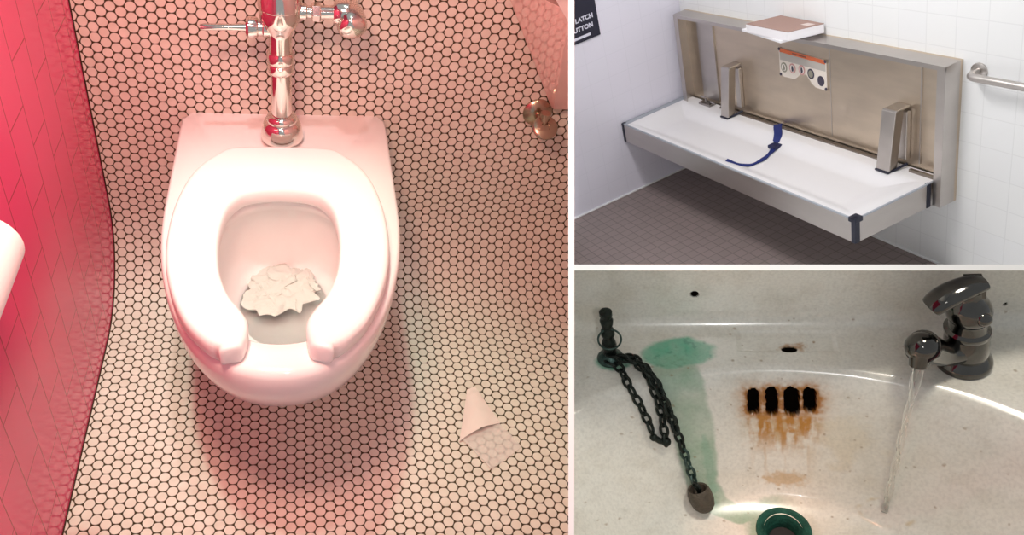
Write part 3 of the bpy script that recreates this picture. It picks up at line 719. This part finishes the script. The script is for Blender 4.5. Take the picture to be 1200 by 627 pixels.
def fbm(x, y, s, seed, o=4):
    v = 0; w = 0
    for k in range(o): v = v+vnoise(x, y, s*2**k, seed+k)*0.5**k; w += 0.5**k
    return v/w
def ss(a, b, x):
    t = np.clip((x-a)/(b-a), 0, 1); return t*t*(3-2*t)
NA, NE1, NE2 = 1000, 200, 330
th = np.linspace(0, 2*PI, NA, endpoint=False)
# crowd the rays toward the back wall where the detail is
th = th-0.42*np.sin(2*(th-PI/2))*0-0.0
w_ = th-PI/2; th = PI/2+w_-0.55*np.sin(w_)
cx, sx = np.cos(th), np.sin(th); RR = rimR(cx, sx)
r0 = 0.0145
XB, YF, YBK = 0.34, -0.37, 0.20
def rect(cx, sx):
    with np.errstate(divide='ignore', invalid='ignore'):
        tx = np.where(cx > 0, (XB-DX)/cx, np.where(cx < 0, (-XB-DX)/cx, 1e9)); ty = np.where(sx > 0, (YBK-DY)/sx, np.where(sx < 0, (YF-DY)/sx, 1e9))
    return np.minimum(tx, ty)
RO = rect(cx, sx)
rows = []
for k in range(NE1):
    e = k/(NE1-1); r = r0+(RR*1.05-r0)*e; rows.append(r)
for k in range(1, NE2):
    e = k/(NE2-1); rows.append(RR*1.05+(RO-RR*1.05)*e)
r = np.array(rows); xu = DX+r*cx; yu = DY+r*sx; E = r/RR
zz = pchip(np.minimum(E, 1.19).ravel(), PE, PZ).reshape(E.shape)
RF = 0.016
b0 = -RF
over = yu > b0
arc = RF*PI/2
aang = np.clip((yu-b0)/RF, 0, PI/2)
yb = np.where(over, b0+RF*np.sin(aang), yu)
zb = np.where(over, RF-RF*np.cos(aang)+np.maximum(0, yu-b0-arc), zz)
X3, Y3, Z3 = xu.copy(), yb, zb
Q = Y3+Z3
# overflow slots, holes: shallow recesses, their inner darkness painted in below
pit = np.zeros_like(X3)
rag = (fbm(X3, Q, 500, 11, 3)-0.5)*0.0018
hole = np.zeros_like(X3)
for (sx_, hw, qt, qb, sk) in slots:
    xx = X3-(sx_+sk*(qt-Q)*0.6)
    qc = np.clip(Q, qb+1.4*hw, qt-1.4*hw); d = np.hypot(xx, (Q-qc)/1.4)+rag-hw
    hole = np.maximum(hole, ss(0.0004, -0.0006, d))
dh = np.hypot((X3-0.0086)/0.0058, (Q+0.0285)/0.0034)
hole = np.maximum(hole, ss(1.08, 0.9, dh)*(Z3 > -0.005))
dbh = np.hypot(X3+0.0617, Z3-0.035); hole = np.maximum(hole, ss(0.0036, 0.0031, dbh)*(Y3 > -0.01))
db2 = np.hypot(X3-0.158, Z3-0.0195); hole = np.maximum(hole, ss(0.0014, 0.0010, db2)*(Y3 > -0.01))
onwall = (Y3 > -0.01)
# normals roughly: bowl wall faces the viewer, deck faces up
ddk = (Z3 > -0.004) & ~onwall
Y3 = Y3+np.where(onwall, hole*0.0012, np.where(ddk, 0, hole*0.007)); Z3 = Z3-np.where(ddk, hole*0.0012, np.where(onwall, 0, hole*0.003))
# shallow soap recess on the ledge
rec = ss(-0.031, -0.0265, X3)*ss(0.045, 0.040, X3)*ss(-0.033, -0.030, Q)*ss(-0.0075, -0.0105, Q)*(np.abs(Z3) < 0.01)
Z3 = Z3-rec*0.0007
# stains
n1 = fbm(X3, Q, 60, 3); n2 = fbm(X3, Q, 260, 5); n3 = fbm(X3*6, Q, 55, 9); n4 = fbm(X3, Q, 18, 21)
base = np.stack([0.80+0*X3, 0.775+0*X3, 0.70+0*X3], -1)
def mixc(base, col, w): return base*(1-w[..., None])+np.array(col)*w[..., None]
base = mixc(base, (0.62, 0.58, 0.49), np.clip((n1-0.5)*1.6, 0, 0.5)*0.7)
base = mixc(base, (0.66, 0.56, 0.38), np.clip((n4-0.52)*2.5, 0, 1)*0.30)
base = mixc(base, (0.55, 0.50, 0.42), np.clip((n2-0.60)*4, 0, 1)*0.25)
# green copper stain: pool on the ledge, run down the bowl, tail to the drain
def polydist(px, pq, pw):
    best = np.full(X3.shape, 9.0)
    for i in range(len(px)-1):
        ax, aq, bx_, bq_ = px[i], pq[i], px[i+1], pq[i+1]; L = (bx_-ax)**2+(bq_-aq)**2
        t = np.clip(((X3-ax)*(bx_-ax)+(Q-aq)*(bq_-aq))/L, 0, 1); d = np.hypot(X3-ax-t*(bx_-ax), Q-aq-t*(bq_-aq)); w = pw[i]+(pw[i+1]-pw[i])*t
        best = np.minimum(best, d/w)
    return best
j1 = (fbm(X3, Q, 90, 31)-0.5)
dg = np.hypot((X3+0.0765)/0.0300, (Q+0.0335-0.10*(X3+0.0765))/0.0180)+j1*0.35
pool = ss(1.10, 0.82, dg)*(~onwall)
pool = np.maximum(pool, ss(1.1, 0.8, np.hypot((X3+0.128)/0.016, (Q+0.045)/0.010)+j1*0.3)*0.9*(~onwall))
run = ss(1.15, 0.88, polydist([-0.078, -0.0655, -0.0625, -0.060, -0.050, -0.032, -0.012], [-0.055, -0.119, -0.165, -0.188, -0.212, -0.223, -0.214], [0.0185, 0.0155, 0.0140, 0.0120, 0.0105, 0.0080, 0.006])+j1*0.25)
ringd = np.hypot(X3-DX, Y3-DY); rg = ss(0.031, 0.024, ringd+j1*0.008)*(Z3 < -0.05)
base = mixc(base, (0.05, 0.42, 0.24), pool*(0.80+0.5*(n1-0.5)))
base = mixc(base, (0.03, 0.20, 0.13), ss(0.62, 0.72, n2)*pool*0.5)
base = mixc(base, (0.20, 0.37, 0.23), run*(0.62+0.5*(n1-0.5))*(1-pool*0.5))
base = mixc(base, (0.12, 0.34, 0.22), ss(0.95, 0.3, polydist([-0.058, -0.054, -0.052], [-0.13, -0.17, -0.195], [0.005, 0.006, 0.006])+j1)*0.35)
base = mixc(base, (0.12, 0.33, 0.22), rg*0.8*ss(0.015, -0.012, X3-0.0))
base = mixc(base, (0.60, 0.55, 0.42), rg*0.4)
# rust: halo round the slots, drips beneath
ds = np.full(X3.shape, 9.0)
for (sx_, hw, qt, qb, sk) in slots:
    qc = np.clip(Q, qb+1.4*hw, qt-1.4*hw); ds = np.minimum(ds, np.hypot(X3-sx_-sk*(qt-Q)*0.6, Q-qc)-hw)
inb = (Z3 < 0.002) & ~onwall
halo = np.exp(-np.maximum(ds, 0)/0.0050)*(0.55+1.3*(n2-0.35))
below = ss(-0.098, -0.108, Q)*ss(-0.160, -0.112, Q)*ss(0.034, 0.018, np.abs(X3-0.002))
streak = fbm(X3*5.5, Q*1.0, 42, 17, 4)
drip = below*ss(0.34, 0.66, streak*0.7+n2*0.3)
far = ss(-0.100, -0.112, Q)*ss(-0.200, -0.125, Q)*ss(0.030, 0.012, np.abs(X3-0.002))*ss(0.48, 0.72, fbm(X3*7, Q, 30, 44, 3))
base = mixc(base, (0.52, 0.30, 0.09), np.clip(np.exp(-((X3-0.001)/0.021)**2-((Q+0.116)/0.019)**2)*(0.15+1.1*n2), 0, 1)*ss(-0.098, -0.106, Q)*inb)
base = mixc(base, (0.50, 0.28, 0.08), np.clip(far*0.6, 0, 1)*inb)
base = mixc(base, (0.46, 0.19, 0.015), np.clip(drip*1.1, 0, 1)*inb)
base = mixc(base, (0.50, 0.20, 0.018), np.clip(halo*1.9, 0, 1)*inb)
base = mixc(base, (0.13, 0.03, 0.008), np.clip(np.exp(-np.maximum(ds, 0)/0.0022)*(0.3+1.9*(n2-0.2)), 0, 1)*inb)
base = mixc(base, (0.50, 0.28, 0.07), ss(1.2, 0.5, np.hypot((X3-0.004)/0.017, (Q+0.180)/0.010)+(n2-0.5))*0.6*inb)
base = mixc(base, (0.42, 0.20, 0.05), ss(1.0, 0.3, np.hypot((X3-0.0125)/0.013, (Q+0.0265)/0.006)+(n2-0.5)*1.2)*0.8*ddk)
base = mixc(base, (0.62, 0.50, 0.30), ss(1.0, 0.4, np.hypot((X3-0.050)/0.03, (Q+0.125)/0.04)+(n1-0.5)*1.4)*0.35*inb)
dl = np.hypot((X3-0.072)/0.017, (Q+0.207)/0.014); base = mixc(base, (0.60, 0.45, 0.22), np.exp(-((dl-1)/0.10)**2)*0.6*ss(0.42, 0.6, n1)*inb)
rs = np.random.RandomState(4)
for k in range(120):
    px_, pq_ = rs.uniform(-0.19, 0.19), rs.uniform(-0.24, 0.02); rr_ = rs.uniform(0.0004, 0.0011)
    base = mixc(base, (0.28, 0.18, 0.08), ss(rr_*1.6, rr_*0.6, np.hypot(X3-px_, Q-pq_))*0.6)
base = mixc(base, (0.004, 0.003, 0.002), np.clip(hole*1.6, 0, 1))  # black painted in for the dark inside slots and holes
NR = len(rows)
me = bpy.data.meshes.new('wash_basin')
nv = NR*NA
co = np.stack([X3, Y3, Z3], -1).reshape(-1, 3)
idx = np.arange(nv).reshape(NR, NA); a = idx[:-1]; b = np.roll(idx, -1, 1)[:-1]; c = np.roll(idx, -1, 1)[1:]; d = idx[1:]
faces = np.stack([a, b, c, d], -1).reshape(-1, 4)
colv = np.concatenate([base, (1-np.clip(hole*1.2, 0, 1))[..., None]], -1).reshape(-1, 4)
# keep only what lies under the shelf board and right of the divider
Minv = K3.inverted(); cc = (np.array(Minv.to_3x3()) @ co.T).T+np.array(Minv.translation)
def cut(mask, co):   # faces with any kept vertex stay; vertices outside slide onto the board along the face grid
    return mask
keepR = (cc[:, 0]+DVX*cc[:, 2]) > 0.0015; keepD = cc[:, 1] < -0.001
keep = keepR & keepD
fk = keep[faces].sum(1) >= 2; faces = faces[fk]
# snap the few outside vertices of border faces onto the boards
used = np.unique(faces); out = used[~keep[used]]
for i in out:
    p = cc[i]
    q0 = p[0]+DVX*p[2]
    if q0 < 0.0015:
        nn = np.array([1, 0, DVX]); p = p-nn*(q0-0.0015)/(nn@nn)
    if p[1] > -0.001: p[1] = -0.001
    cc[i] = p
co2 = (np.array(K3.to_3x3()) @ cc.T).T+np.array(K3.translation)
remap = -np.ones(nv, int); remap[used] = np.arange(len(used)); faces = remap[faces]; co2 = co2[used]; colv = colv[used]
me.vertices.add(len(used)); me.vertices.foreach_set('co', co2.ravel())
me.loops.add(faces.size); me.loops.foreach_set('vertex_index', faces.ravel())
me.polygons.add(len(faces)); me.polygons.foreach_set('loop_start', np.arange(0, faces.size, 4)); me.polygons.foreach_set('loop_total', np.full(len(faces), 4))
me.update(calc_edges=True); me.validate()
me.polygons.foreach_set('use_smooth', [True]*len(me.polygons))
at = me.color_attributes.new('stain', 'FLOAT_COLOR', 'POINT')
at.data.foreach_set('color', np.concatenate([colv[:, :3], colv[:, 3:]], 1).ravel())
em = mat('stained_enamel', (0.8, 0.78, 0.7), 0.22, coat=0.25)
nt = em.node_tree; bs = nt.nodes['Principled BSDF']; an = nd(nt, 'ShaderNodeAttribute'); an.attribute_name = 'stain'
tc = nd(nt, 'ShaderNodeTexCoord'); nz = nd(nt, 'ShaderNodeTexNoise'); nz.inputs['Scale'].default_value = 420; nz.inputs['Detail'].default_value = 4
nt.links.new(tc.outputs['Object'], nz.inputs['Vector'])
mxn = nd(nt, 'ShaderNodeMix', data_type='RGBA', blend_type='MULTIPLY'); mxn.inputs[0].default_value = 0.35
rmp = nd(nt, 'ShaderNodeMapRange'); rmp.inputs[1].default_value = 0.3; rmp.inputs[2].default_value = 0.6; rmp.inputs[3].default_value = 0.7; rmp.inputs[4].default_value = 1.05
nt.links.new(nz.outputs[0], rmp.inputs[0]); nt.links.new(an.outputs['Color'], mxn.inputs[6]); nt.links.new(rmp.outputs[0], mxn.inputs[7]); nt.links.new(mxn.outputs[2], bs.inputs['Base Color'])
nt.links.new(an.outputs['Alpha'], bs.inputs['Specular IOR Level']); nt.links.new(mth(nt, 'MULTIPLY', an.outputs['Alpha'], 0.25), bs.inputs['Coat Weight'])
me.materials.append(em)
basin = thing('wash_basin', 'old stained enamel basin with rusty overflow slots and green copper streak', 'sink', M3, (0, 0, -0.12))
bo = bpy.data.objects.new('basin_shell', me); COL.objects.link(bo); bo.parent = basin; bo.matrix_parent_inverse = Matrix.Translation((0, 0, 0.12))
# drain fitting
corr = mat('verdigris', (0.012, 0.085, 0.06), 0.65, metal=0.3, bump=0.6, bscale=260, var=0.7, vscale=120)
g = G(); g.lathe([(0.0205,-0.1070),(0.0202,-0.1045),(0.0185,-0.1035),(0.0160,-0.1050),(0.0130,-0.1090),(0.0105,-0.1150),(0.0100,-0.1400)], (DX, DY, 0), cap0=False, cap1=False, n=56); obj('drain_ring', g, corr, parent=basin, clip=DN_RIGHT)
g = G(); g.lathe([(0.0103,-0.118),(0.0103,-0.145)], (DX, DY, 0)); obj('drain_dark', g, M['black'], parent=basin)  # black plug painted in for the shade down the open drain

# shelf board: rests on the basin's back and carries the room above
def on_back(px):     # point where the line of the shelf meets the basin's back wall
    v = K3.to_3x3() @ Vector(((px-PX)/F, 0, -1)); C = K3.translation; t = -C.y/v.y; return t
p1, p2 = on_back(669.5), on_back(1400)
sx1, sx2 = (669.5-PX)/F, (1400-PX)/F
tm = min(p1, p2)-0.012
board('wall_shelf', [cv(sx1, 0, tm), cv(sx2, 0, tm), cv(sx2, 0, 4.3), cv(sx1, 0, 4.3)], sh_n, 7.0/F*tm)

# faucet
dc = mat('dull_chrome', (0.085, 0.08, 0.072), 0.10, 1.0, coat=0.8, bump=0.05, bscale=120, var=0.5, vscale=90)
fx, fy = 0.1245, -0.0410
FS = 0.67
def lean(g, off=0.0):
    g.v = [(x-0.13*max(0.0, z-0.012)-off, y, z) for x, y, z in g.v]; return g
def fr(prof): return [(r*FS, z) for r, z in prof]
fa = thing('faucet', 'tarnished chrome push faucet with lever, running water, right side of the basin', 'faucet', M3, (fx, fy, 0))
g = G(); g.lathe(fr([(0.0270,0.0),(0.0278,0.003),(0.0265,0.006),(0.0215,0.009),(0.0195,0.011)]), (fx, fy, 0)); obj('base_flange', g, dc, parent=fa)
g = G(); g.lathe(fr([(0.0200,0.009),(0.0215,0.014),(0.0215,0.026),(0.0200,0.031),(0.0220,0.033),(0.0220,0.036),(0.0185,0.038),(0.0175,0.044),(0.0180,0.046)]), (fx, fy, 0)); obj('body', lean(g), dc, parent=fa)
tx, ty, tz = 0.0890, -0.0615, 0.0380
g = G(); spp = spline([(fx, fy, 0.020), (fx-0.008, fy-0.005, 0.018), (fx-0.017, fy-0.010, 0.020), (fx-0.026, fy-0.015, 0.028), (tx, ty, tz)], 5)
g.tube(spp, [0.0125-0.0030*math.sin(PI*min(1, i/20)) for i in range(len(spp))], 24); obj('spout', g, dc, parent=fa)
g = G(); g.sphere((tx, ty, tz), 0.0110, sc=(1.05, 1, 0.98)); obj('spout_head', g, dc, parent=fa)
g = G(); g.lathe([(0.0052,-0.0135),(0.0060,-0.013),(0.0072,-0.005),(0.0075,0.0)], (tx-0.001, ty-0.003, tz), axis=(0.10,0.35,1)); obj('nozzle', g, dc, parent=fa)
g = G(); g.lathe(fr([(0.0170,0.045),(0.0190,0.047),(0.0215,0.051),(0.0220,0.056),(0.0200,0.061),(0.0170,0.065),(0.0140,0.068),(0.0130,0.076)]), (fx, fy, 0)); g.sphere((fx+0.006, fy-0.0105, 0.056), 0.0058); obj('cam_housing', lean(g), dc, parent=fa)
g = G(); lv = spline([(fx+0.0080, fy-0.001, 0.0815), (fx+0.001, fy-0.004, 0.0825), (fx-0.008, fy-0.007, 0.0805), (fx-0.017, fy-0.010, 0.0770), (fx-0.0235, fy-0.0125, 0.0728), (fx-0.0265, fy-0.0135, 0.0700)], 5)
lr = [0.0062+0.0028*math.sin(PI*i/(len(lv)-1))+0.0015*(i/(len(lv)-1)) for i in range(len(lv))]; lr[-1] = 0.0055; lr[0] = 0.0045
g.tube(lv, lr, 20, flat=0.60); g.box((fx-0.003, fy-0.007, 0.071), (fx+0.0080, fy+0.006, 0.0835)); obj('lever', lean(g), dc, parent=fa, bevel=0.002)

# water stream
g = G(); pts = []
P0 = Vector((tx-0.0018, ty-0.0070, tz-0.0125)); P1 = Vector((0.0720, -0.1125, -0.0935))
for i in range(41):
    t = i/40; x = P0.x+(P1.x-P0.x)*t**0.75; y = P0.y+(P1.y-P0.y)*t**0.75; z = P0.z+(P1.z-P0.z)*t
    pts.append(Vector((x, y, z)))
g.tube([p+Vector((0.0010*math.sin(i*0.42), 0, 0)) for i, p in enumerate(pts)], [0.0036-0.0018*min(1, i/8) for i in range(41)], 14)
g.tube([p+Vector((-0.0016*math.sin(i*0.42+0.4)-0.0006, -0.0010, 0)) for i, p in enumerate(pts)], [0.0022-0.0009*min(1, i/8) for i in range(41)], 10)
tag(obj('water_stream', g, M['clear_water'], M3, loc=P1), 'thin clear stream of water running from the faucet into the basin', 'water')

# chain stay
iron = mat('corroded_brass', (0.018, 0.024, 0.020), 0.42, metal=0.65, bump=0.5, bscale=300, var=0.8, vscale=150)
lt = mat('green_brass', (0.05, 0.085, 0.075), 0.38, metal=0.7, bump=0.4, bscale=300, var=0.7, vscale=200)
sxp, syp = -0.1305, -0.0410
cs = thing('chain_post', 'blackened metal post with a loop ring standing left on the basin ledge', 'post', M3, (sxp, syp, 0))
g = G(); g.lathe([(0.0105,0.0),(0.0110,0.002),(0.0090,0.005),(0.0055,0.008)], (sxp, syp, 0)); obj('foot', g, lt, parent=cs)
g = G(); g.lathe([(r*0.70, z*0.93) for r, z in ((0.0085,0.005),(0.0075,0.014),(0.0090,0.018),(0.0075,0.024),(0.0055,0.028),(0.0080,0.032),(0.0080,0.037),(0.0055,0.041),(0.0070,0.045),(0.0078,0.050),(0.0058,0.053),(0.0074,0.056),(0.0074,0.060),(0.0050,0.061))], (sxp, syp, 0), n=24); obj('stem', g, iron, parent=cs)
g = G(); g.torus((sxp+0.0015, syp-0.005, 0.0290), 0.0092, 0.00085, axis=(0.12,-1,0.35), n=40); obj('ring', g, lt, parent=cs)

# chain with stopper
PS = 0.74
ch = thing('stopper_chain', 'blackened green chain with hanging plug draped from the post into the basin', 'chain', M3, (-0.11, -0.06, -0.03))
def surfpt(x, y, off):
    z = bowl_z(x, y); e = 0.0015
    nx = -(bowl_z(x+e, y)-bowl_z(x-e, y))/(2*e); ny = -(bowl_z(x, y+e)-bowl_z(x, y-e))/(2*e)
    n = Vector((nx, ny, 1)).normalized(); return Vector((x, y, z))+n*off, n
def links(path, spacing=0.0082, off=0.0042, mm=iron, sc=1.0, start=0):
    dense = spline([(x, y, 0) for x, y in path], 40)
    P = [surfpt(p.x, p.y, off) for p in dense]
    acc = 0; last = P[0][0]; k = start; nxt = 0
    for i in range(1, len(P)):
        acc += (P[i][0]-last).length; last = P[i][0]
        if acc >= nxt:
            t = (P[min(i+4, len(P)-1)][0]-P[max(i-4, 0)][0]).normalized(); n = P[i][1]
            side = t.cross(n).normalized()
            tilt = 0.75 if k % 2 else -0.75
            ax = (n*math.cos(tilt)+side*math.sin(tilt)).normalized()
            g = G(); g.torus(P[i][0], 0.0030*sc, 0.00125*sc, axis=ax, n=20, k=8, sx=1.75, ref=t)
            obj('link', g, mm, parent=ch); k += 1; nxt = acc+spacing*sc
links([(-0.1300,-0.0500),(-0.1215,-0.0560),(-0.1175,-0.0670),(-0.1129,-0.0743),(-0.1031,-0.0841),(-0.0985,-0.0895)])
links([(-0.0895,-0.0888),(-0.0923,-0.0775),(-0.0975,-0.0680),(-0.1040,-0.0540),(-0.1120,-0.0440),(-0.1240,-0.0420)], off=0.0048, start=1)
links([(-0.1280,-0.0470),(-0.1180,-0.0500),(-0.1078,-0.0560),(-0.0985,-0.0640),(-0.0890,-0.0740),(-0.0830,-0.0815)], off=0.0095)
links([(-0.1220,-0.0410),(-0.1090,-0.0470),(-0.0980,-0.0600),(-0.0905,-0.0700),(-0.0837,-0.0775),(-0.0790,-0.0840),(-0.0748,-0.0904)], off=0.0042, mm=iron)
links([(-0.0748,-0.0904),(-0.0710,-0.0965),(-0.0685,-0.1005)], off=0.0048, mm=lt, spacing=0.0080, start=1)
pa, na = surfpt(-0.0985, -0.0905, 0.004); pb, nb = surfpt(-0.0890, -0.0893, 0.004)
g = G(); g.tube([pa, pa.lerp(pb, 0.5)+Vector((0, -0.001, -0.0005)), pb], 0.0026, 12); g.sphere(pb, 0.0040); g.sphere(pa, 0.0032); obj('joining_bar', g, iron, parent=ch)
sc_, ns = surfpt(-0.0650, -0.1095, 0.0095)
tc_, nt_ = surfpt(-0.0690, -0.1000, 0.008)
axs = (tc_-sc_).normalized(); axs = (axs+Vector((0.0, -0.25, 0.25))).normalized()
g = G(); g.lathe([(a_*PS, b_*PS) for a_, b_ in ((0.0020,-0.0160),(0.0085,-0.0145),(0.0118,-0.0095),(0.0132,-0.0020),(0.0130,0.0060),(0.0116,0.0120),(0.0105,0.0135),(0.0090,0.0125),(0.0060,0.0030),(0.0010,0.0010))], sc_, axis=axs, n=36)
plug = obj('stopper', g, mat('old_rubber', (0.075, 0.062, 0.045), 0.6, bump=0.7, bscale=500, var=0.6, vscale=300), parent=ch)
g = G(); g.tube([sc_+axs*0.001, sc_+axs*0.010], 0.0016, 10); g.torus(sc_+axs*0.0115, 0.0036, 0.0010, axis=axs.cross(Vector((0,0,1))), n=24); obj('stopper_ring', g, iron, parent=ch)
